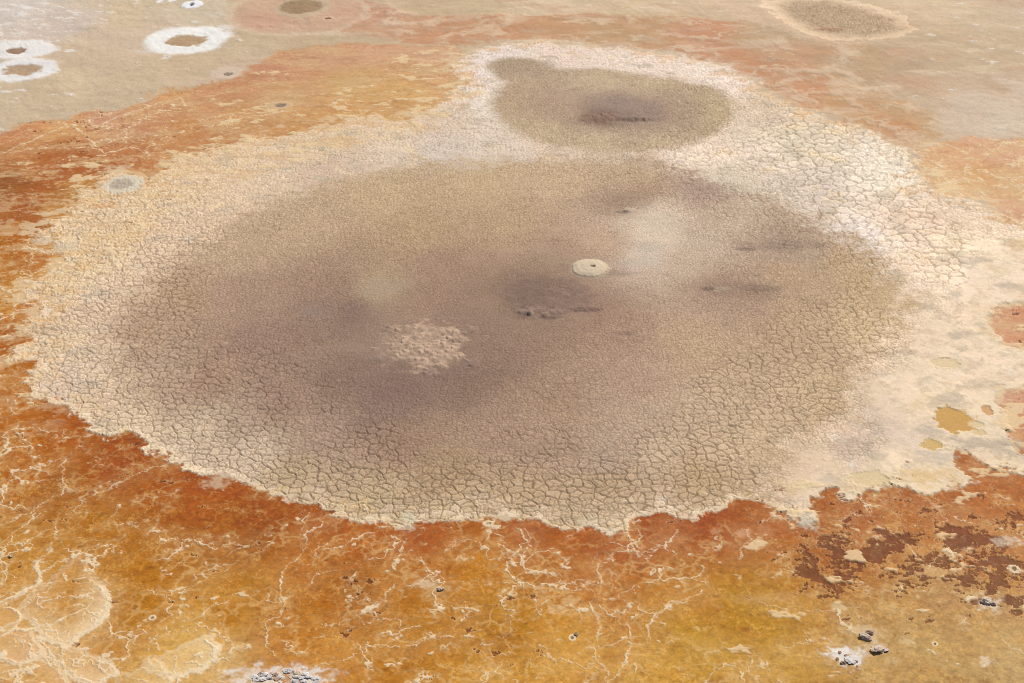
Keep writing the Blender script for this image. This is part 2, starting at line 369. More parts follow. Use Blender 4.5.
put(m, np.broadcast_to(alb((232,203,160)), A.shape))                         # yellow cream
m = ap * sst(0.3, 0.7, fbm(X, Y, 2.6, 4, 221, 0.6)) * 0.4
put(m, np.broadcast_to(alb((236,222,202)), A.shape))                         # white bloom
lip = ap * sst(1.1, 0.1, S_apron) * sst(-0.5, 0.4, n_med + 0.3)
lipw = lip * np.where(S_main > 0.9, 0.45, 0.7)
put(lipw * 0.75, np.broadcast_to(alb((232,212,178)), A.shape))
h = h * (1 - ap) + ap * (0.0 + 0.045 * n_med + 0.018 * n_fin + 0.03 * pt)
h += 0.03 * lip
wet *= (1 - ap)

# the crust breaks up where apron and brine grade into each other
bs = sst(0.18, 0.45, sft)
bn = 0.7 * fbm(X * F(0.7), Y, 1.4, 4, 231, 0.65) + 0.5 * fbm(X * F(0.6), Y, 3.5, 3, 241, 0.6)
m = brine * (1 - ap) * bs * sst(5.0, 0.0, -S_apron) * sst(0.12, 0.34, bn + 0.25 * sst(3.0, 0, -S_apron))
put(m * 0.8, np.broadcast_to(alb((230,202,160)), A.shape)); h += 0.03 * m
m = ap * bs * sst(5.0, 0.0, S_apron) * sst(0.10, 0.36, -bn + 0.15 * sst(2.5, 0, S_apron))
put(m * 0.6, np.broadcast_to(alb((214,164,106)), A.shape))
# mud pools
um = sst(-0.8, 1.1, S_upper)
put(um, palette(C_upper, warp=1.2), 1 + 0.05 * n_med[..., None])
fm = sst(-1.6, 1.8, S_far + 0.8 * n_med)
put(fm, np.broadcast_to(alb((188,161,130)), A.shape), 1 + 0.05 * n_med[..., None] + 0.08 * n_str[..., None])
halo = sst(-3.2, -0.6, S_far) * (1 - fm)
halo *= sst(-0.5, 0.4, n_med + 0.2)
put(halo * 0.4, np.broadcast_to(alb((222,194,160)), A.shape))
S_fuzz = S_main + 1.2 * n_big + 2.6 * n_med + 1.5 * n_fin
mmn = sst(-1.8, 2.4, S_fuzz)
mmn = np.where(S_apron < 0.9, np.minimum(mmn, sst(-0.1, 0.3, S_apron)), mmn)
put(mmn, palette(C_main, 3.4, warp=1.4), 1 + 0.045 * n_med[..., None])
pool = np.maximum(np.maximum(um, fm), mmn)
h = h * (1 - pool) + pool * (0.03 * n_med + 0.02 * n_big - 0.02)

# ------------------------------------------------------------------ mud cracks
print('cracks')
cw, = idw([(450,500,1),(350,490,1),(250,460,1),(600,500,1),(700,460,1),(740,400,.8),(800,400,1),(860,330,.95),(820,340,.8),(860,250,.8),(800,280,.5),(600,440,.6),(600,420,.5),(450,430,.35),(300,430,.55),(200,400,.8),(150,330,.75),(100,300,1),(60,350,1),(250,300,.3),(400,340,0),(540,290,0),(650,250,.05),(700,300,.25),
 (640,380,.3),(500,180,.25),(350,180,.35),(250,200,.5),(150,240,.8),(780,150,1),(850,200,1),(920,230,.9),(920,300,.3),(950,350,0),(900,400,.1),(860,440,.45),(1000,260,0),(440,120,.35),(500,60,.4),(650,60,.5),(740,110,.6),(600,100,.1),(300,150,.4),(970,220,.6),(820,160,1),(740,180,.6),(680,160,.7),(460,90,.6),(560,148,.5),(720,130,.6),(500,130,.4),(820,470,.2),(900,470,0),(1000,290,0),(930,440,0)], warp=0.5)
cmask = np.maximum(ap * sst(0.0, 0.5, S_apron), pool)
sel = cmask > 0.01
xs, ys = X[sel], Y[sel]
wxs = perlin(xs * F(1.1), ys * F(1.1), 301) ; wys = perlin(xs * F(1.1) + 9, ys * F(1.1), 311)
wxf = perlin(xs * F(4), ys * F(4), 321); wyf = perlin(xs * F(4), ys * F(4) + 5, 331)
qx, qy = xs + 0.22 * wxs + 0.05 * wxf, ys + 0.22 * wys + 0.05 * wyf
cws, cms = cw[sel], cmask[sel]
eL, idL = voronoi(qx, qy, 0.74, 3)
eM, idM = voronoi(qx * F(1.0) + 31, qy, 0.40, 5)
eS, idS = voronoi(qx + 77, qy, 0.25, 8)
brk = fbm(xs, ys, 2.4, 3, 341)
cx, = idw([(780,150,.8),(850,190,.9),(920,230,.9),(940,260,.7),(900,300,.4),(740,185,.4),(740,110,.45),(800,130,.8),(880,170,.6),(970,230,.5),(700,160,.6),(650,60,.35),(560,48,.3),(470,95,.5),(500,140,.35),(440,135,.25),(300,150,.2),(200,215,.3),(120,240,.35),(70,300,.45),(60,350,.5),(100,400,.35),(150,250,.2),(250,200,0),(160,430,.2),(300,490,.1),(450,505,.2),(600,515,.2),(700,490,.3),(740,450,.3),(800,420,.35),(860,350,.35),(880,400,.15),(860,280,.3),(400,300,0),(600,300,0),(600,100,-.3),(560,80,-.3),(660,110,-.3),(700,110,-.1),(520,66,-.2),(840,20,-.5),(300,5,-.5),(400,200,0),(700,220,0),(950,350,0),(930,430,.1),(860,450,.3),(1000,280,0),(900,470,.1)], warp=0.5)
cxs = cx[sel]
eX, idX = voronoi(xs + 0.3 * wxs + 0.08 * wxf + 51, ys + 0.3 * wys + 0.08 * wyf, 1.2, 10)
far_w = np.clip(np.hypot(xs, ys) / 105.0, 0.8, 1.7) ** 1.3
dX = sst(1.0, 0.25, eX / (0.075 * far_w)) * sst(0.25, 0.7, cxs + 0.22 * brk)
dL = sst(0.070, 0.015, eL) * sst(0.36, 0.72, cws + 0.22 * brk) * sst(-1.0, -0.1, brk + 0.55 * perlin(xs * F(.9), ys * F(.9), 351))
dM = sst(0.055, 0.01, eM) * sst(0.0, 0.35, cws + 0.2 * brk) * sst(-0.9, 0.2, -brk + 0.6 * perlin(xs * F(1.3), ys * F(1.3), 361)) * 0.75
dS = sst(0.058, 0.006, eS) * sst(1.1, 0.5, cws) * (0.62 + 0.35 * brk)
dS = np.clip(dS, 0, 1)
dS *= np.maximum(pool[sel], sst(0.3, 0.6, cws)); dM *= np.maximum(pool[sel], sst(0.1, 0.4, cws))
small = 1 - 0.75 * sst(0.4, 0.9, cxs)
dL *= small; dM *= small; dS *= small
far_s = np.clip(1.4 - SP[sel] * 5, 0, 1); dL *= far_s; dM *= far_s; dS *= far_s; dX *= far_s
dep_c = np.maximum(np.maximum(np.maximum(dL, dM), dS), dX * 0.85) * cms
h[sel] -= 0.07 * np.maximum(np.maximum(dL, 0.75 * dM), 1.2 * dX) * cms + 0.018 * dS * cms
curl = (sst(0.26, 0.10, eL) * sst(0.05, 0.12, eL)) * sst(0.5, 0.9, cws)
h[sel] += cms * (0.008 * (idM - 0.5) * sst(0.1, 0.5, cws) + 0.010 * (idL - 0.5) * sst(0.4, 0.8, cws) + 0.008 * curl + 0.008 * (idS - .5) * sst(0.8, 0.3, cws))
tone = 1 + cms * (0.14 * (idX - .5) * sst(.3, .8, cxs) + 0.14 * (idM - 0.5) * sst(0.1, 0.5, cws) + 0.10 * (idL - 0.5) * sst(0.5, 0.9, cws) + 0.08 * (idS - .5))
A[sel] *= tone[:, None]
A[sel] *= (1 - dep_c[:, None] * np.array([0.47, 0.51, 0.55], F))             # shade inside the cracks painted into the mud colour, plus slight damp
gr = fbm(xs, ys, 0.34, 2, 371, 0.8)
h[sel] += cms * (0.006 * gr) * (1 - 0.7 * (ap * (1 - pool))[sel])
A[sel] *= (1.07 + 0.24 * np.maximum(pool[sel], sst(0.25, 0.6, np.maximum(cws, cxs))) + cms * 0.06 * gr)[:, None]

# ------------------------------------------------------------------ salt veins and crust in the brine
print('veins')
T = 1.0
VE = [
 (3.0,[(0,603),(16,595),(28,585),(41,581),(37,574),(36,563),(50,549)]),(1.8,[(38,573),(52,568),(61,560),(75,556),(91,548),(110,546),(115,548),(115,555)]),
 (2.6,[(101,585),(103,593),(108,598),(107,607),(101,618),(97,628),(85,634),(72,640),(67,647)]),(2.4,[(3,607),(19,615),(20,621),(15,626),(0,636)]),
 (2.4,[(15,629),(30,629),(38,637),(45,645),(63,665),(67,672),(95,684)]),(1.8,[(45,643),(60,632),(67,630)]),(1.8,[(28,615),(38,625)]),
 (1.8,[(323,522),(305,532),(304,552),(284,565),(280,585),(285,612),(267,622),(265,642),(272,652)]),(2.6,[(208,637),(217,645),(216,655),(212,664),(200,671),(180,676),(176,690)]),
 (2.0,[(120,672),(138,670),(152,655)]),(1.6,[(177,659),(175,675)]),(2.4,[(3,652),(17,662),(43,655),(63,665)]),(1.4,[(0,668),(12,676),(30,690)]),(1.8,[(95,684),(115,672),(135,678),(150,690)]),
 (1.5,[(157,538),(187,540),(182,548)]),(2.0,[(187,540),(214,545),(247,543),(240,548),(230,556)]),(2.0,[(240,561),(222,563),(200,572),(203,580),(190,587),(180,593)]),
 (1.8,[(63,458),(62,475),(62,495)]),(1.6,[(0,523),(30,512),(55,495)]),(1.6,[(23,485),(40,481),(53,477)]),(1.6,[(73,512),(83,498),(113,487),(130,475),(174,462)]),(1.4,[(33,565),(57,540),(57,525)]),
 (1.5,[(117,505),(110,522),(137,525)]),(1.4,[(310,582),(317,572),(337,568)]),(1.4,[(317,558),(317,548),(329,543)]),(1.2,[(408,538),(396,560),(390,570)]),(1.4,[(341,634),(361,622),(401,619),(404,635)]),
 (1.6,[(300,668),(341,659),(368,645),(408,645),(455,637)]),(2.0,[(480,690),(485,680),(495,669)]),(2.2,[(595,612),(600,622),(596,649),(605,669),(606,690)]),(2.2,[(700,590),(682,599),(665,609),(652,615),(650,639),(631,645),(628,659),(608,683)]),
 (1.8,[(638,612),(626,622),(630,637)]),(1.6,[(541,645),(555,665)]),(1.2,[(548,655),(570,663),(595,665)]),(1.8,[(561,582),(580,580),(601,579),(598,562)]),(1.4,[(445,552),(451,543),(464,541)]),
 (1.8,[(500,545),(508,552),(520,556),(523,565),(534,570)]),(1.4,[(523,528),(528,540),(523,560)]),(1.8,[(625,530),(630,543),(635,552),(650,549),(665,543),(675,528)]),(1.8,[(665,543),(670,550),(678,556)]),(1.5,[(610,541),(625,543),(635,552)]),
 (1.4,[(842,652),(820,655)]),(1.2,[(1000,635),(1012,648),(1030,658)]),(1.3,[(949,592),(976,594),(990,602)]),(1.6,[(936,508),(945,516),(949,522),(940,528)]),(1.8,[(955,517),(963,518),(979,525)]),
 (1.8,[(752,659),(749,668),(738,674)]),(1.4,[(786,649),(800,641),(816,637),(828,641),(839,645)]),(1.6,[(762,602),(792,610),(836,609),(846,625)]),(1.4,[(739,558),(749,538),(742,530)]),(1.5,[(872,537),(890,533),(909,542),(916,558),(930,566),(942,575)]),
 (1.6,[(5,153),(15,147),(30,140),(60,128),(75,125),(95,127),(115,118),(150,105),(180,98),(186,105)]),(1.8,[(90,147),(105,152),(120,149),(134,147),(145,152),(165,152),(185,155)]),(1.2,[(30,148),(60,147),(97,146)]),
 (1.2,[(75,125),(85,135),(97,146)]),(1.2,[(200,120),(230,113),(260,112)]),(1.4,[(225,122),(245,118),(290,110)]),(1.4,[(355,595),(380,600),(385,590),(400,583)]),(1.4,[(460,620),(470,612),(466,605)]),
 (1.6,[(920,300),(935,310),(950,308)]),(1.3,[(0,560),(8,553),(20,546),(40,530)]),(1.3,[(0,585),(10,575),(17,578)]),(1.5,[(760,520),(775,515),(790,522)]),(1.4,[(930,160),(955,172),(975,168),(1000,178),(1024,176)]),(1.3,[(940,185),(965,178),(985,183)]),
 (1.2,[(150,640),(165,632),(180,628)]),(1.2,[(700,655),(715,648),(740,650)]),(1.2,[(320,625),(350,620)]),(1.3,[(840,520),(860,513),(885,516)]),(1.2,[(990,520),(1005,535),(1020,530)]),
]
vein = np.zeros(X.shape, F); vhalo = np.zeros(X.shape, F)
DX = 0.52 * fbm(X, Y, 1.7, 5, 401, 0.68); DY = 0.75 * fbm(X, Y, 1.7, 5, 411, 0.68)
WID = 1 + 0.9 * fbm(X, Y, 1.3, 3, 421, 0.6)
for wpx, pl in VE:
    for (a, b) in zip(pl, pl[1:]):
        (ax, ay), (bx, by) = at(*a), at(*b)
        s, sy_ = scale_at(*a)
        R = 2.6
        sl = window(min(ax, bx) - R, max(ax, bx) + R, min(ay, by) - R, max(ay, by) + R)
        px_, py_ = X[sl] + DX[sl], Y[sl] + DY[sl]
        ex, ey = bx - ax, by - ay
        t = np.clip(((px_ - F(ax)) * F(ex) + (py_ - F(ay)) * F(ey)) / F(ex * ex + ey * ey + 1e-9), 0, 1)
        d = np.hypot(px_ - F(ax) - t * F(ex), py_ - F(ay) - t * F(ey))
        w = wpx * s * (0.80 if a[0] < 240 and a[1] > 560 and wpx > 2.1 else 0.50) * np.clip(WID[sl], 0.35, 2.2)
        w = np.maximum(w, F(0.36 * sy_))
        vein[sl] = np.maximum(vein[sl], sst(1.35, 0.55, d / w))
        vhalo[sl] = np.maximum(vhalo[sl], sst(2.2, 0.0, d) * (1.9 if (a[0] < 240 and a[1] > 580 and wpx > 2.1) else 0.8))
# finer natural network, broken up
vd, = idw([(50,650,.85),(20,600,.6),(100,660,.7),(180,660,.6),(300,560,.45),(300,600,.4),(100,470,.5),(20,350,.6),(40,270,.7),(20,450,.75),(60,430,.4),(130,480,.3),(220,550,.45),(230,500,.3),(130,560,.45),(70,560,.6),(330,540,.55),(380,560,.5),(430,580,.6),(500,560,.6),(450,610,.5),(520,600,.6),(560,600,.7),
 (600,560,.6),(620,600,.6),(600,530,.3),(690,530,.2),(700,570,.55),(640,650,.5),(560,660,.3),(740,620,.12),(790,640,.2),(680,660,.35),(760,665,.6),(800,570,.35),(850,600,.4),(900,530,.45),(960,520,.5),(1000,500,.3),(1000,560,.5),(950,640,.3),(870,660,.3),(1000,660,.25),
 (30,200,.15),(60,160,.3),(120,130,.75),(150,125,.6),(100,170,.4),(200,110,.35),(260,100,.3),(300,90,.2),(350,70,.1),(350,100,.4),(400,90,.15),(420,100,.4),(430,70,.3),(250,70,.4),(960,170,.6),(1000,200,.5),(1010,325,.15),(1010,420,.2),(400,640,.5),(300,640,.4)])
selb = brine > 0.02
xb, yb = X[selb], Y[selb]
db = vd[selb] + F(0.01) - np.clip(SP[selb] * 4, 0, 1)
w1 = fbm(xb, yb, 2.6, 4, 501, 0.6); w2 = fbm(xb, yb, 2.6, 4, 511, 0.6)
w3 = fbm(xb, yb, 0.8, 3, 521, 0.6); w4 = fbm(xb, yb, 0.8, 3, 531, 0.6)
e1, c1 = voronoi(xb + 1.3 * w1 + .25 * w3, yb + 1.6 * w2 + .3 * w4, 4.2, 13)
e2, c2 = voronoi(xb + 1.0 * w2 + .3 * w4, (yb + 1.2 * w1 + .3 * w3) * F(0.8), 1.9, 15)
gate1 = fbm(xb, yb, 3.0, 4, 541, 0.6); gate2 = fbm(xb + 50, yb, 1.6, 4, 551, 0.6)
wd = np.clip(0.5 + 0.9 * gate2, 0.15, 1.6)
v1 = sst(0.17, 0.05, e1 / np.clip(wd, .4, 1.5)) * sst(0.55, 0.80, db + 0.55 * gate1 + 0.12)
v2 = sst(0.12, 0.03, e2 / np.clip(wd, .4, 1.4)) * sst(0.60, 0.90, db + 0.65 * gate2) * 0.85
fk = fbm(xb * F(0.75), yb * F(0.8), 0.95, 4, 561, 0.6)
flk = sst(0.50, 0.62, fk + 0.34 * gate1 + 0.42 * (db - 0.5)) * 0.9
pv = np.maximum(np.maximum(v1, v2), flk)
# faint webs of thinner salt film
e3, c3 = voronoi(xb + 1.1 * w2 + .35 * w3, (yb + 1.4 * w1 + .4 * w4) * F(0.75), 1.25, 17)
e4, c4 = voronoi(xb + .5 * w1 + .3 * w4, (yb + .5 * w2 + .3 * w3) * F(0.8), 0.7, 19)
web = np.maximum(sst(0.20, 0.0, e3) * sst(-0.1, 0.5, gate1 + 0.8 * (db - .3)), sst(0.13, 0.0, e4) * sst(0.15, 0.6, gate2 + 0.7 * (db - .3)) * 0.8)
cell = sst(0.35, 0.75, c1 + 0.5 * w3) * sst(0.5, 0.8, db)
vv = np.zeros(X.shape, F); vv[selb] = pv
hv = np.zeros(X.shape, F); hv[selb] = np.maximum(sst(1.0, 0, e1) * sst(0.4, 0.8, db + .55 * gate1 + .1), sst(0.45, 0, e2) * sst(0.5, 0.9, db + .6 * gate2)) * 0.7
wv = np.zeros(X.shape, F); wv[selb] = web * 0.60 + cell * 0.2
put(wv * brine, A * 0.35 + 0.65 * alb((236,196,132)))
vein = np.maximum(vein * brine * np.clip(0.62 + 0.7 * n_med + 0.6 * n_fin + 0.5 * sst(1.0, 1.6, vhalo), 0.0, 1), vv * brine)
vhalo = np.clip(np.maximum(vhalo * brine * np.clip(0.65 + 0.6 * n_med, 0, 1), hv * brine), 0, 1.7)

fd, = idw([(30,200,.35),(60,150,.55),(90,170,.9),(60,230,.4),(20,270,.5),(120,130,.4),(200,120,.8),(230,140,.9),(260,110,.9),(300,100,.6),(280,80,.7),(320,70,.2),(350,100,.9),(390,105,1),(420,95,1),(440,80,.9),(400,60,.7),(430,55,.9),(350,50,.3),(200,90,.2),(400,500,.0),(100,500,.2),(980,170,.9),(1010,210,.9),(950,150,.7),(940,190,1),(1010,325,.9),(1015,420,.9),(850,555,.85),(830,548,.8),(890,560,.8),(960,545,.7),(940,570,.7),(700,560,.5),(400,600,.0),(900,520,.5),(900,640,.0)], warp=1.0)
fln = fbm(X * F(0.55), Y * F(0.9), 1.5, 4, 571, 0.6)
fb = brine * sst(100, 116, np.hypot(X, Y))
f1 = 0.9 * fbm(X * F(0.42) + n_med, Y + n_big, 2.8, 5, 591, 0.66) + 0.25 * n_fin
put(fb * sst(0.08, 0.30, f1) * 0.55, np.broadcast_to(alb((216,176,128)), A.shape))
put(fb * sst(0.10, 0.32, -f1) * 0.45, A * np.array([0.84, 0.70, 0.58], F))
f2 = ridged(X * F(0.6) + 1.2 * n_med, Y + 1.5 * n_med, 3.2, 3, 596)
put(fb * sst(0.80, 0.92, f2) * 0.45, np.broadcast_to(alb((228,190,142)), A.shape))
fle = brine * sst(0.84, 1.00, fln + 0.95 * fd * (0.55 + 0.45 * np.clip(0.5 + n_big, 0, 1)) )
put(fle * 0.8, np.broadcast_to(alb((236,204,156)), A.shape)); h += 0.04 * fle
soft_f = brine * fd * sst(0.1, 0.9, fbm(X * F(0.4), Y, 2.6, 4, 581, 0.6)) * 0.55
put(soft_f, np.broadcast_to(alb((222,176,122)), A.shape))
# dark brown floor showing through holes in the crust
dd, = idw([(850,555,1),(820,560,.9),(880,545,.95),(930,560,.75),(960,550,.95),(985,560,.8),(900,515,.45),(1010,520,.6),(790,565,.55),(760,560,.15),(860,590,.5),(900,600,.5),(920,620,.45),(880,600,.3),(840,530,.5),(870,520,.4),(800,520,.25),(700,540,.25),(750,545,.35),(930,650,.3),(910,640,.35),(1010,480,.4),(960,480,.2),
 (740,610,.05),(780,600,.2),(700,600,.1),(510,620,.55),(505,640,.4),(355,590,.5),(130,620,.35),(200,630,.35),(60,570,.3),(400,560,.2),(300,600,.15),(560,560,.1),(20,450,.3),(120,460,.35),(30,200,.3),(240,540,.35),(600,640,.05),(960,640,.1),(800,640,.05),(400,660,.35),(400,640,.3),(20,650,.05),(180,660,.1),(300,90,.0),(100,135,.5),(140,130,.3),(1010,420,.4),(950,170,.1),(450,560,.1),(650,560,.1),(860,650,.05)])
hole_n = 0.8 * fbm(X * F(0.75) + 0.25 * n_fin, Y, 1.5, 5, 601, 0.7) + 0.50 * fbm(X * F(0.8), Y, 0.75, 4, 611, 0.75)
hole = sst(0.58, 0.64, 0.82 * dd + 0.66 * hole_n) * brine * (1 - fle)
hole2 = hole * sst(0.6, 0.35, vein)
bc = np.clip(A * np.array([0.47, 0.40, 0.42], F), 0, 1)
put(hole2 * 0.9, 0.35 * bc + 0.65 * alb((126,70,40)) * (1 + 0.30 * n_med[..., None] + 0.28 * n_fin[..., None]))
rimm = sst(0.48, 0.58, 0.82 * dd + 0.66 * hole_n) * brine * (1 - hole)
put(rimm * 0.28, np.broadcast_to(alb((232,186,130)), A.shape))
vein *= (1 - 0.75 * hole)
vhalo *= (1 - hole)
put(vhalo * 0.42, A * 0.45 + 0.55 * alb((236,196,136)))
# broad pale plates of crust at the near left corner
for pts, cc, tone_ in [([(38,592),(56,574),(76,558),(100,585),(108,598),(101,618),(86,633),(67,646),(46,640),(22,611)], (244,212,164), .95),([(150,662),(170,650),(196,640),(210,637),(217,645),(216,655),(211,664),(198,671),(172,676),(150,672)], (246,218,168), 1.0),
        ([(-20,636),(15,627),(30,630),(44,655),(20,664),(-20,654)], (232,184,136), .8),([(46,645),(66,648),(110,662),(118,673),(95,684),(66,672),(62,664)], (240,204,156), .85),([(-20,664),(18,664),(43,657),(62,668),(66,690),(-20,700)], (224,170,116), .6),([(119,673),(138,671),(153,656),(172,678),(150,695),(110,690)], (240,206,150), .7),([(-10,606),(16,596),(28,586),(40,583),(20,610),(18,622),(-10,632)], (226,172,110), .6)]:
    sd = poly_sdf(pts) + 0.35 * n_med + 0.2 * n_fin
    w_ = [at(*p) for p in pts]; mx_ = sum(p[0] for p in w_) / len(w_); my_ = sum(p[1] for p in w_) / len(w_)
    side = sst(-2.5, 2.5, (X - F(mx_)) * F(0.75) - (Y - F(my_)) * F(0.65))
    m = sst(0.0, 0.15, sd) * brine
    put(m * np.clip((0.15 + 0.85 * side) * sst(2.2, 0.0, sd) * (0.8 + 0.5 * n_med), 0, 1) * F(tone_), np.broadcast_to(alb(cc), A.shape))
    rim_ = sst(0.26, 0.05, np.abs(sd + 0.15 * n_fin)) * (0.25 + 0.75 * side) * brine
    vein = np.maximum(vein, rim_ * 1.15 * F(tone_)); h += 0.02 * m
vcol = alb((242,218,180)) * (1 + 0.10 * n_fin[..., None])
put(np.clip(vein, 0, 1) * 0.86, vcol)
h += 0.035 * vein + 0.01 * vhalo - 0.05 * hole2 + 0.01 * rimm
wet *= (1 - 0.9 * vein)

# ------------------------------------------------------------------ single features
spots_cache = {}
def ell(px, py, rx, ry, rough=0.2, nsize=None, soft=0.12, seed=0, reach=1.6):
    """(slice, mask, normalised radius) of an irregular round patch on the ground"""
    cx, cy = at(px, py); sx, sy = scale_at(px, py)
    a, b = rx * sx, ry * sy
    sl = window(cx - a * reach, cx + a * reach, cy - b * reach, cy + b * reach)
    x, y = X[sl] - F(cx), Y[sl] - F(cy)
    ns = nsize or 0.55 * min(a, b) + 0.15
    n = fbm(X[sl], Y[sl], ns, 3, 700 + seed, 0.6)
    e = np.sqrt((x / F(a)) ** 2 + (y / F(b)) ** 2) + F(rough) * n
    return sl, sst(1 + soft, 1 - soft, e), e, x / F(a), y / F(b)

def paint(px, py, rx, ry, c, k=1.0, dz=0.0, broken=0.0, **kw):
    sl, m, e, u, v = ell(px, py, rx, ry, **kw)
    if broken: m = m * (1 - broken + broken * sst(-0.25, 0.25, n_fin[sl] + 0.6 * n_med[sl] + 0.5 * (1 - e)))
    Av = A[sl]; mm = (m * k)[..., None]
    Av += mm * (alb(c) * (1 + 0.06 * n_fin[sl])[..., None] - Av)
    h[sl] += dz * m
    return sl, m, e

W_ = (246,242,238)
# loose pale and grey patches
for k, (px, py, rx, ry, c, s) in enumerate([
 (985,443,38,7,(188,170,146),.7),(1012,455,20,5,(190,172,148),.6),(945,404,17,6,(198,176,148),.6),(930,432,14,6,(192,174,150),.6),(934,457,22,6,(196,180,160),.5),(780,230,16,4,(150,132,112),.0),
 (65,246,15,6,(214,198,172),.6),(45,240,10,4,(220,204,178),.5),(120,168,10,3,(226,206,174),.4),(845,445,25,9,(186,164,136),.4),(808,522,9,8,(206,190,164),.8),(215,482,13,6,(206,176,142),.8),
 (408,516,8,5,(222,206,172),.8),(408,526,8,5,(214,200,170),.7),(590,521,12,5,(216,196,160),.7),(612,532,9,4,(232,214,180),.7),(795,484,16,8,(232,204,158),.6),(930,478,26,9,(226,190,130),.6),(905,365,20,7,(232,208,176),.4),
 (1008,540,14,5,(222,200,172),.6),(425,583,10,6,(234,208,170),.6),(440,590,16,6,(214,180,130),.4),(556,608,9,4,(232,198,148),.6),(540,590,7,4,(226,190,140),.4),(570,600,8,5,(228,190,134),.5),(845,655,18,10,(236,226,212),.9),(990,602,13,8,(228,206,176),.7),(866,632,18,9,(222,194,150),.6),(872,645,12,6,(226,200,160),.5),
 (838,606,8,4,(230,206,160),.5),(906,640,6,4,(226,196,150),.4),(895,660,6,4,(230,204,160),.4),(985,661,8,4,(238,214,180),.7),(968,548,8,4,(226,190,146),.4),(765,530,8,6,(206,150,104),.4),(714,531,5,3,(214,160,116),.5),(743,532,7,5,(216,166,124),.6),
 (285,676,48,12,(238,226,212),.8),(255,676,24,8,(228,204,176),.6),(45,655,65,24,(222,180,134),.15),(215,15,8,2,(226,214,196),.4),(222,28,16,3,(230,222,212),.6),(150,50,14,3,(214,202,188),.6),(166,57,6,2,(240,234,226),.6),(160,1,3,1.6,W_,.9),(171,1,4,1.4,W_,.9),
 (70,51,7,1.6,(236,230,220),.7),(310,33,30,1.4,(226,204,172),.8),(280,29,18,1.2,(228,208,176),.8),(345,34,40,1.3,(222,200,168),.5),(600,268,34,8,(150,126,106),.0),(650,246,14,6,(190,176,158),.4),
 (993,62,5,1,(240,228,206),.7),(930,35,6,1.2,(236,224,204),.7),(500,66,6,2,(150,128,104),.0),(380,287,22,9,(180,160,134),.55),(315,312,14,7,(166,144,124),.5),(640,262,24,5,(186,170,150),.4),(655,222,30,14,(206,188,164),.4)]):
    paint(px, py, rx, ry, c, s, seed=k % 90, rough=0.85, soft=0.45, broken=0.85, reach=2.2)

# dark damp stains of the mud
paint(395, 350, 175, 78, (128,106,97), .30, seed=3, rough=0.35, nsize=5.0, soft=0.9, reach=2.4)
paint(545, 292, 75, 34, (134,112,102), .20, seed=4, rough=0.4, nsize=3.0, soft=0.8, reach=2.4)
for k, (px, py, rx, ry, c, s) in enumerate([
 (545,292,44,20,(108,86,78),0.12),(520,283,26,16,(100,78,70),0.17),(395,375,60,26,(108,84,78),0.22),(340,318,40,20,(112,90,84),0.19),(480,360,45,22,(118,96,90),0.17),(606,117,26,8,(116,92,80),0.30),(630,110,60,20,(138,114,102),0.25),(780,245,42,5,(126,106,90),0.28),(742,288,46,8,(124,102,88),0.28),
 (630,201,22,11,(136,112,92),0.28),(520,66,28,8,(142,118,96),0.25),(550,105,30,16,(150,120,100),0.17),(700,188,34,7,(148,122,104),0.19),(640,162,18,6,(172,148,122),0.22),(550,447,36,10,(146,118,100),0.17),(560,262,30,9,(140,116,98),0.17),(430,400,50,16,(120,98,90),0.17),(586,271,30,11,(150,126,106),0.19),(620,273,24,3,(132,108,94),0.28),(625,333,9,2.2,(112,88,76),0.33)]):
    paint(px, py, rx, ry, c, s, seed=20 + k, rough=0.55, nsize=2.2, soft=0.6, reach=2.2)

LAB = {}
def lab(name):
    LAB.setdefault(name, len(LAB) + 1); return LAB[name]

brine_low = (S_lb > 0.02) & (S_apron < 0.0)
label[(brine > 0.5) & (ap < 0.5)] = lab('brine')
label[(ap >= 0.5)] = lab('salt')
label[S_far > 0.05] = lab('far_bed')
label[S_upper > 0.05] = lab('upper_bed')
x0, y0 = at(522, 66)
label[(S_upper > 0.05) & (((X - x0) / 4.8) ** 2 + ((Y - y0) / 7.5) ** 2 < 1)] = lab('upper_lobe')
inmain = (S_mainn > 0.1) & (S_apron > 0.02) & (S_upper < 0.05)
label[inmain & (cw + 0.08 * n_med < 0.55)] = lab('main_bed')
label[inmain & (cw + 0.08 * n_med >= 0.55)] = lab('main_rim')

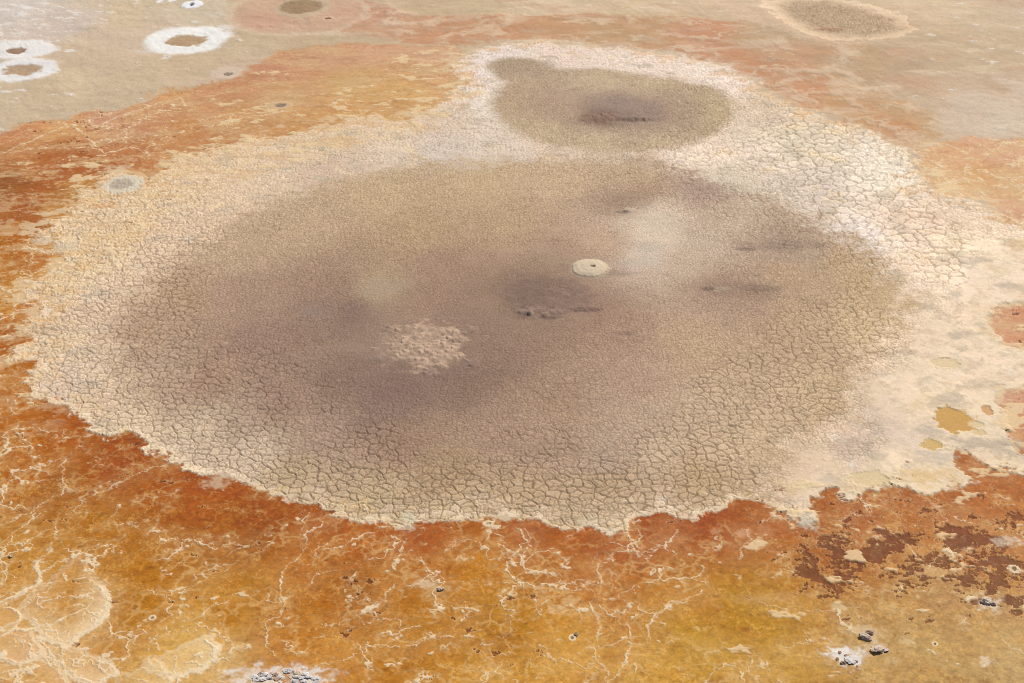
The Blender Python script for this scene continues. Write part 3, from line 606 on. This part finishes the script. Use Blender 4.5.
# rubble mound, ridges and vents in the mud
def bump(px, py, rx, ry, hgt, kind, name=None, seed=0, c=None, ck=0.0, rough=0.25):
    sl, m, e, u, v = ell(px, py, rx, ry, rough=rough, soft=0.2, seed=seed, reach=2.0)
    x, y = X[sl], Y[sl]
    if kind == 'rubble':
        r1 = ridged(x, y, 0.9, 3, 800 + seed); r2 = fbm(x, y, 0.42, 3, 810 + seed, 0.7)
        ed, cid = voronoi(x + 0.15 * r2, y, 0.55, 31)
        dz = sst(1.15, 0.1, e) * hgt * 0.7 + m * hgt * (0.9 * (cid - 0.4) + 0.45 * r2) * sst(0, 0.16, ed)
        h[sl] += dz
        f = m * ck
        Av = A[sl]; cc = alb(c) * (1 + 0.55 * (cid - .5) + 0.35 * r2)[..., None]
        Av += f[..., None] * (cc - Av)
    elif kind == 'dome':
        h[sl] += hgt * np.sqrt(np.clip(1 - e * e, 0, 1)) + 0.010 * m * np.sin(e * 21) + 0.02 * m * fbm(x, y, 0.4, 3, 820 + seed)
        if c is not None:
            Av = A[sl]; Av += (m * ck)[..., None] * (alb(c) * (1 + 0.05 * n_fin[sl])[..., None] - Av)
    elif kind == 'pit':
        h[sl] -= hgt * sst(1.1, 0.1, e)
        if c is not None:
            Av = A[sl]; Av += (m * ck)[..., None] * (alb(c) - Av)
    if name: label[sl][e < 1.0] = lab(name)
    return sl, m, e

bump(426, 345, 40, 22, 0.19, 'rubble', 'rubble', 1, (196,165,138), .75, 0.7)
for (px, py) in [(388,330),(470,330),(380,358),(472,362),(430,372)]:
    bump(px, py, 9, 5, 0.10, 'rubble', None, 2, (160,134,116), .5, 0.5)
bump(548, 298, 44, 22, 0.05, 'rubble', None, 23, (122,99,88), .4, 0.5)
bump(542, 313, 28, 6, 0.10, 'rubble', 'ridge', 3, (150,122,106), .6, 0.4)
bump(526, 311, 11, 4.5, 0.12, 'rubble', None, 4, (152,128,112), .5, 0.6)
bump(588, 309, 16, 2.6, 0.12, 'rubble', None, 5, (116,92,80), .5, 0.3)
bump(601, 118, 20, 5, 0.25, 'rubble', 'upper_ridge', 6, (150,116,96), .6, 0.35)
bump(636, 119, 20, 2.2, 0.2, 'rubble', None, 7, (120,94,82), .5, 0.35)
bump(590, 268, 18.5, 9, 0.26, 'dome', 'cone', 8, (222,200,168), .92, 0.12)
bump(593, 268, 3.0, 1.1, 0.12, 'pit', 'cone_vent', 9, (120,92,74), .85, 0.25)
bump(630, 210, 7, 2.6, 0.12, 'dome', 'hump', 10, (206,182,154), .8, 0.25)
bump(622, 212, 7, 1.6, 0.06, 'pit', None, 11, (128,104,88), .5, 0.3)
bump(709, 289, 7, 2.6, 0.07, 'pit', 'vent', 12, (122,98,82), .7, 0.3)
bump(720, 289, 12, 3.2, 0.07, 'rubble', None, 13, (184,160,136), .5, 0.35)
bump(760, 288, 20, 3.5, 0.06, 'rubble', None, 14, (140,114,96), .5, 0.4)
bump(745, 249, 10, 2.0, 0.06, 'pit', None, 15, (132,110,92), .5, 0.3)
bump(830, 29, 14, 1.6, 0.2, 'rubble', None, 16, (176,126,96), .5, 0.3)

# white salt rings on the far flats
paint(298, 12, 66, 21, (210,170,140), .75, seed=5, rough=.12, soft=.15)
sl, m, e, u, v = ell(298, 12, 66, 21, rough=.12, soft=.15, seed=5)
Av = A[sl]; Av += (0.35 * sst(0.10, 0.02, np.abs(e - 1.0)))[..., None] * (alb((228,204,172)) - Av)
paint(262, 21, 26, 8, (206,158,130), .5, seed=6, rough=.3, soft=.6)
def ring(px, py, rx, ry, irx, iry, rimname, coname, rc, cc, seed, hgt=0.16, off=(0, 0), irough=0.35):
    sl, m, e, u, v = ell(px, py, rx, ry, rough=0.17, soft=0.12, seed=seed)
    Av = A[sl]
    Av += m[..., None] * (alb(rc) * (1 + 0.04 * n_fin[sl])[..., None] - Av)
    h[sl] += m * (0.4 * hgt + 0.012 * n_fin[sl])
    label[sl][e < 1.0] = lab(rimname)
    if irx:
        sl, m, e, u, v = ell(px + off[0], py + off[1], irx, iry, rough=irough, soft=0.16, seed=seed + 1)
        Av = A[sl]
        Av += m[..., None] * (alb(cc) * (1 + 0.12 * n_fin[sl] + .1 * n_med[sl])[..., None] - Av)
        h[sl] -= m * (0.4 * hgt + 0.02)
        label[sl][e < 1.0] = lab(coname)

ring(188.5, 39.5, 41, 12.8, 20, 5.2, 'ring1_rim', 'ring1_mud', (246,240,229), (188,156,120), 31, 0.1, (-1, 1))
ring(21, 49.5, 34, 8.4, 9, 2.8, 'ring2_rim', 'ring2_mud', (238,230,220), (160,128,102), 41, 0.1, (-5, 1.5))
ring(23, 70, 32, 10.5, 18, 4.8, 'ring3_rim', 'ring3_mud', (238,230,222), (188,158,126), 51, 0.1, (-1, 0))
ring(192, 5, 10.5, 3.2, 2.2, 1.0, 'ring4_rim', 'ring4_mud', (246,242,238), (120,110,104), 61, 0.2)
ring(225, 73, 15, 6, 4.5, 1.6, 'spring1_rim', 'spring1_mud', (214,188,162), (158,136,114), 71, 0.1, (3, 1))
ring(280, 105, 12, 4, 5.5, 1.8, 'spring2_rim', 'spring2_mud', (216,178,132), (150,124,100), 81, 0.1)
ring(124, 184, 19, 8.5, 11, 4.6, 'spring3_rim', 'spring3_mud', (222,206,178), (190,172,150), 91, 0.03, (-3, 0), 0.2)
ring(302, 7, 27, 10.5, 21, 6.8, 'pinkpool_rim', 'pinkpool_bed', (206,178,146), (166,136,102), 101, 0.06, (-1, 0), 0.12)
ring(328, 18.5, 6, 2.2, 3.2, 1.0, 'spring4_rim', 'spring4_mud', (218,180,150), (140,96,72), 111, 0.08)
# puddles of ochre brine standing on the salt apron
for k, (px, py, rx, ry, c) in enumerate([(955,420,18,12,(208,160,88)),(931,444,10,5,(212,176,112)),(946,363,15,5,(230,202,158)),(987,410,5,4.5,(214,164,112)),(979,432,6,3,(226,196,146)),(977,424,7,3,(228,200,152)),(870,478,20,7,(226,198,152))]):
    sl, m, e, u, v = ell(px, py, rx, ry, rough=0.45, soft=0.12, seed=150 + k, reach=2.0)
    rim = sst(1.35, 1.15, e) * (1 - m)
    Av = A[sl]
    Av += (0.5 * rim)[..., None] * (alb((234,212,172)) - Av)
    Av += m[..., None] * (alb(c) * (1 + 0.06 * n_med[sl])[..., None] - Av)
    h[sl] = h[sl] * (1 - m) - 0.06 * m
    wet[sl] = np.maximum(wet[sl], m)
    label[sl][e < 1.0] = lab('puddle%d' % k)
# little white salt collars with a dark throat in the brine
for k, (px, py, rx, ry) in enumerate([(152,617,4.5,3.2),(1014,568,7,5),(935,643,3.6,2.6),(293,668,0,0),(572,637,4.5,4),(445,522,0,0),(849,519,0,0),(488,523,7,3.5)]):
    if not rx: continue
    rx *= .85; ry *= .85; ring(px, py, rx, ry, rx * .40, ry * .40, 'collar%d_rim' % k, 'collar%d_mud' % k, (230,202,158), (150,112,80) if k < 7 else (190,160,130), 160 + 2 * k, 0.05)

# far and outer ground stays calm
h = np.where(np.isfinite(h), h, 0).astype(F)
fade = np.ones(X.shape, F)
fade[RR > r_d[-1] * 1.6] = 0
h *= fade
A = np.clip(A, 0.01, 0.88).astype(F)

# ------------------------------------------------------------------ materials
def mineral(name, rough=0.85, wetrough=0.5, grain=0.16, gscale=7.0, bump_s=0.5, bump_d=0.02, colour=None, spec=0.10):
    m = bpy.data.materials.new(name); m.use_nodes = True
    nt = m.node_tree; N = nt.nodes; L = nt.links
    b = N['Principled BSDF']
    geo = N.new('ShaderNodeNewGeometry')
    n1 = N.new('ShaderNodeTexNoise'); n1.inputs['Scale'].default_value = gscale; n1.inputs['Detail'].default_value = 5; n1.inputs['Roughness'].default_value = 0.65
    L.new(geo.outputs['Position'], n1.inputs['Vector'])
    mr = N.new('ShaderNodeMapRange'); mr.inputs['From Min'].default_value = 0.25; mr.inputs['From Max'].default_value = 0.75
    mr.inputs['To Min'].default_value = 1 - grain; mr.inputs['To Max'].default_value = 1 + grain
    L.new(n1.outputs[0], mr.inputs['Value'])
    if colour is None:
        at_ = N.new('ShaderNodeAttribute'); at_.attribute_name = 'albedo'; csrc = at_.outputs['Color']
        aw = N.new('ShaderNodeAttribute'); aw.attribute_name = 'wet'
        rr = N.new('ShaderNodeMapRange'); rr.inputs['To Min'].default_value = rough; rr.inputs['To Max'].default_value = wetrough
        L.new(aw.outputs['Fac'], rr.inputs['Value']); L.new(rr.outputs[0], b.inputs['Roughness'])
    else:
        n2 = N.new('ShaderNodeTexNoise'); n2.inputs['Scale'].default_value = gscale * 0.4; n2.inputs['Detail'].default_value = 4
        L.new(geo.outputs['Position'], n2.inputs['Vector'])
        cr = N.new('ShaderNodeValToRGB'); L.new(n2.outputs[0], cr.inputs[0])
        c0, c1 = alb(colour[0]), alb(colour[1])
        cr.color_ramp.elements[0].position = 0.35; cr.color_ramp.elements[1].position = 0.65
        cr.color_ramp.elements[0].color = (*[float(v) for v in c0], 1); cr.color_ramp.elements[1].color = (*[float(v) for v in c1], 1)
        csrc = cr.outputs[0]; b.inputs['Roughness'].default_value = rough
    mx = N.new('ShaderNodeVectorMath'); mx.operation = 'SCALE'
    L.new(csrc, mx.inputs[0]); L.new(mr.outputs[0], mx.inputs['Scale'])
    L.new(mx.outputs[0], b.inputs['Base Color'])
    b.inputs['Specular IOR Level'].default_value = spec
    bp = N.new('ShaderNodeBump'); bp.inputs['Strength'].default_value = bump_s; bp.inputs['Distance'].default_value = bump_d
    L.new(n1.outputs[0], bp.inputs['Height']); L.new(bp.outputs[0], b.inputs['Normal'])
    return m

M_ground = mineral('salt_flat_soil', 0.9, 0.55, 0.15, 5.0, 0.35, 0.03)
M_salt = mineral('cream_salt_crust', 0.85, 0.5, 0.10, 7.0, 0.35, 0.02)
M_brine = mineral('orange_brine_bed', 0.75, 0.55, 0.16, 6.0, 0.2, 0.015, spec=0.04)
M_mud = mineral('dried_mud', 0.9, 0.6, 0.08, 7.5, 0.25, 0.015)
M_rock = mineral('grey_rock', 0.9, 0.6, 0.25, 9.0, 0.8, 0.04, colour=((192,160,136),(240,216,190)))
M_rock_dark = mineral('dark_rock', 0.9, 0.6, 0.25, 9.0, 0.8, 0.04, colour=((156,122,98),(208,176,148)))
M_rock_pale = mineral('salt_coated_rock', 0.85, 0.6, 0.2, 9.0, 0.8, 0.04, colour=((200,188,178),(240,232,224)))

# ------------------------------------------------------------------ cut the sheet into its things
print('meshes')
PX_, PY_, PZ_ = X.ravel(), Y.ravel(), h.ravel()
Af, Wf = A.reshape(-1, 3), wet.ravel()
I = (np.arange(nr - 1)[:, None] * nc + np.arange(nc - 1)[None, :])
quad = np.stack([I, I + 1, I + nc + 1, I + nc], -1).reshape(-1, 4).astype(np.int32)
quad = quad[:, ::-1].copy()
ql = label[:-1, :-1].ravel()

def sheet(name, ids, mat, parent=None, origin=(0, 0, 0)):
    q = quad[np.isin(ql, ids)]
    used = np.zeros(nr * nc, bool); used[q.ravel()] = True
    vi = np.nonzero(used)[0]
    if len(vi) == 0: print('EMPTY', name); return None
    remap = np.full(nr * nc, -1, np.int32); remap[vi] = np.arange(len(vi))
    me = bpy.data.meshes.new(name)
    me.vertices.add(len(vi))
    co = np.empty((len(vi), 3), F)
    co[:, 0] = PX_[vi] - origin[0]; co[:, 1] = PY_[vi] - origin[1]; co[:, 2] = PZ_[vi] - origin[2]
    me.vertices.foreach_set('co', co.ravel())
    me.loops.add(len(q) * 4); me.polygons.add(len(q))
    me.loops.foreach_set('vertex_index', remap[q].ravel())
    me.polygons.foreach_set('loop_start', np.arange(0, len(q) * 4, 4, dtype=np.int32))
    me.polygons.foreach_set('use_smooth', np.ones(len(q), bool))
    ca = me.attributes.new('albedo', 'FLOAT_COLOR', 'POINT')
    c4 = np.ones((len(vi), 4), F); c4[:, :3] = Af[vi]
    ca.data.foreach_set('color', c4.ravel())
    wa = me.attributes.new('wet', 'FLOAT', 'POINT'); wa.data.foreach_set('value', Wf[vi])
    me.update(calc_edges=True)
    me.materials.append(mat)
    o = bpy.data.objects.new(name, me); col.objects.link(o)
    if parent: o.parent = parent
    return o

def tag(o, label_, cat, group=None):
    o['label'] = label_; o['category'] = cat
    if group: o['group'] = group
    return o
def height(x, y):
    i = min(np.searchsorted(RR, math.hypot(x, y)), nr - 1); j = min(np.searchsorted(TT, math.atan2(x, y)), nc - 1)
    return float(h[i, j])
def base(name, px, py, label_, cat, group=None):
    o = bpy.data.objects.new(name, None); col.objects.link(o)
    x, y = at(px, py); o.location = (x, y, 0); o.empty_display_size = 0.5
    return tag(o, label_, cat, group), (x, y, 0)
def structure(name, ids, mat):
    o = sheet(name, ids, mat); o['kind'] = 'structure'; return o

structure('ground', [0], M_ground)
structure('shallow_water', [lab('brine')], M_brine)
structure('salt_flat', [lab('salt')], M_salt)

G = 'round mud pools on the salt flat'
t, o = base('mud_pool', 512, 340, 'huge round cracked grey brown mud pool with dark stains at its centre', 'mud pool', G)
sheet('mud_bed', [lab('main_bed')], M_mud, t, o); sheet('cracked_rim', [lab('main_rim')], M_mud, t, o)
vr = sheet('mud_ridge', [lab('ridge')], M_mud, t, o); sheet('vent', [lab('vent')], M_mud, t, o)
hp = sheet('mud_hump', [lab('hump')], M_mud, t, o)
t, o = base('mud_pool', 605, 110, 'medium brown mud pool with a side lobe, touching the far edge of the huge one', 'mud pool', G)
sheet('mud_bed', [lab('upper_bed')], M_mud, t, o); sheet('side_lobe', [lab('upper_lobe')], M_mud, t, o); sheet('mud_ridge', [lab('upper_ridge')], M_mud, t, o)
tag(sheet('mud_pool', [lab('far_bed')], M_mud), 'distant tan oval mud pool with a thin pale edge at the top right', 'mud pool', G)
t, o = base('mud_pool', 302, 7, 'distant small brown mud pool with a grey ring inside a pink terrace', 'mud pool', G)
sheet('ring_bank', [lab('pinkpool_rim')], M_ground, t, o); sheet('mud_bed', [lab('pinkpool_bed')], M_mud, t, o)

tag(sheet('rubble_mound', [lab('rubble')], M_mud), 'low knobbly mound of pale mud rubble on the dark part of the huge mud pool', 'mound')
t, o = base('mud_cone', 590, 268, 'smooth round cream mud cone with a dark slit vent in the huge mud pool', 'mud cone')
sheet('cone', [lab('cone')], M_mud, t, o); sheet('vent', [lab('cone_vent')], M_mud, t, o)

G = 'white salt rings on the far flat'
for k, (px, py, txt) in enumerate([(188, 40, 'largest bright white salt ring, wide and round a jagged brown mud centre'), (21, 49, 'flat white salt ring at the left edge with a tiny dark brown centre'),
        (23, 70, 'white salt ring at the left edge with a long tan centre, nearest of its pair'), (192, 5, 'very small white salt ring at the top edge with a grey dot centre')]):
    t, o = base('salt_ring', px, py, txt, 'salt ring', G)
    sheet('salt_rim', [lab('ring%d_rim' % (k + 1))], M_salt, t, o); sheet('mud_center', [lab('ring%d_mud' % (k + 1))], M_mud, t, o)
G = 'small dried springs'
for k, (px, py, txt) in enumerate([(225, 73, 'small pale spring on the beige flat just behind the orange band'), (280, 105, 'small spring with a pale collar within the far orange band'),
        (124, 184, 'grey oval spring with a pale collar at the left end of the cream salt apron'), (328, 18, 'tiny dark spring in the pink terrace beside the distant brown pool')]):
    t, o = base('spring', px, py, txt, 'spring', G)
    sheet('salt_rim', [lab('spring%d_rim' % (k + 1))], M_salt, t, o); sheet('mud_center', [lab('spring%d_mud' % (k + 1))], M_mud, t, o)
G = 'brine puddles on the cream salt'
for k, txt in enumerate(['largest ochre brine puddle, pear shaped, on the cream salt at the right', 'small yellow puddle below left of the largest ochre puddle', 'faint pale orange puddle farthest back on the cream salt',
        'tiny salmon puddle just right of the largest ochre puddle', 'tiny yellow puddle lying nearest to the grey rough crust strip', 'tiny pale yellow puddle between the salmon one and the grey crust strip', 'wide pale yellow puddle beside the near right edge of the cracked mud']):
    tag(sheet('brine_puddle', [lab('puddle%d' % k)], M_brine), txt, 'puddle', G)
G = 'little salt collars in the orange brine'
for k, px, py, txt in [(0, 152, 617, 'tiny white salt collar with a dark throat at the left of the ochre brine'), (1, 1014, 568, 'pale salt collar with a dark throat at the right edge by the dark brown patch'), (2, 935, 643, 'tiny pale salt collar among brown flecks in the tan brine near the right corner'),
        (4, 572, 637, 'white salt collar with a dark throat in the ochre brine at bottom centre'), (7, 488, 523, 'oval pinkish salt collar against the near edge of the huge mud pool')]:
    t, o = base('salt_collar', px, py, txt, 'salt collar', G)
    sheet('salt_rim', [lab('collar%d_rim' % k)], M_salt, t, o); sheet('throat', [lab('collar%d_mud' % k)], M_mud, t, o)

# ------------------------------------------------------------------ rocks
import bmesh
def rock(px, py, wpx, hpx, mat, label_, group=None, seed=0, flat=0.55, name='rock', rot=None):
    x, y = at(px, py); sx, sy = scale_at(px, py)
    a = wpx * 0.5 * sx; b = max(hpx * 0.5 * sx * 1.5, a * 0.5); c = a * flat * 0.75
    rnd = random.Random(seed)
    bm = bmesh.new()
    bmesh.ops.create_icosphere(bm, subdivisions=4, radius=1)
    planes = []
    for _ in range(11):
        n = Vector((rnd.gauss(0, 1), rnd.gauss(0, 1), rnd.gauss(0, .8))).normalized()
        planes.append((n, rnd.uniform(.52, .88)))
    from mathutils import noise
    off = Vector((rnd.random() * 50, rnd.random() * 50, rnd.random() * 50))
    for v in bm.verts:
        p = v.co.copy()
        for n, d in planes:
            k = p.dot(n)
            if k > d: p -= n * (k - d) * 0.92
        p += v.normal * (0.24 * noise.noise(p * 2.3 + off) + 0.14 * noise.noise(p * 6 + off) + 0.03 * noise.noise(p * 15 + off))
        v.co = Vector((p.x * a, p.y * b, p.z * c + c * 0.35))
    me = bpy.data.meshes.new(name); bm.to_mesh(me); bm.free()
    me.materials.append(mat)
    o = bpy.data.objects.new(name, me); col.objects.link(o)
    o.location = (x, y, height(x, y)); o.rotation_euler = (rnd.uniform(-.15, .15), rnd.uniform(-.15, .15), rot if rot is not None else rnd.uniform(-.5, .5))
    return tag(o, label_, 'rock', group)

G = 'rocks in the tan brine'
rock(989, 601, 16, 9, M_rock, 'lone grey rock in a white salt patch near the right edge', G, 1, 0.5, rot=-.2)
rock(870, 632, 10, 5, M_rock_dark, 'dark upper rock of the grey pair behind the broad flat rock', G, 2)
rock(866, 637, 14, 7, M_rock, 'grey pointed rock just left of the dark upper one', G, 3, 0.45, rot=-.5)
rock(878, 649, 18, 10, M_rock, 'broad flat grey rock in front of the pointed rock', G, 4, 0.4, rot=-.1)
G = 'small dark stones in the white salt patch'
for k, (px, py, w, hh, txt) in enumerate([(840, 652, 5, 4, 'small dark stone at the back left of the white salt patch'), (846.5, 655, 6, 4, 'small dark stone in the middle of the white salt patch'), (837.5, 658.5, 4, 5, 'narrow dark stone at the left of the white salt patch'),
        (843, 662.5, 8, 6, 'largest dark stone at the front of the white salt patch'), (856.5, 661, 4, 4, 'small dark stone at the right of the white salt patch'), (857, 665.5, 3, 3, 'tiniest dark stone at the front right of the white salt patch')]):
    rock(px, py, w * .85, hh * .85, M_rock_dark, txt, G, 20 + k, 0.6, name='stone')
rock(851, 660, 11, 9, M_rock_pale, 'pale salt coated rock among the small dark stones', None, 31, 0.35)
rock(440, 589, 9, 5, M_rock, 'small grey rock in a cream patch of the ochre brine left of centre', None, 41, 0.5)
rock(10, 556, 5, 4, M_rock_dark, 'small dark stone on salt veins at the left edge', None, 42, 0.7, name='stone')
rock(576, 634, 5, 4, M_rock_dark, 'small dark stone by the white collar at bottom centre', None, 43, 0.7, name='stone')
G = 'rocks heaped at the bottom edge'
for k in range(38):
    u = rnd_u = random.uniform(-1, 1); v = random.uniform(-1, 1)
    px, py = 285 + 32 * u, 680 + 7 * v - 3 * (1 - u * u)
    pale = random.random() < 0.7
    rock(px, py, random.uniform(4, 10), random.uniform(3, 6), M_rock_pale if pale else M_rock, 'white salt coated rock in the broken heap at the bottom edge' if pale else 'bare grey rock in the broken heap at the bottom edge', G, 60 + k, random.uniform(.25, .5), name='rock')
print('done')
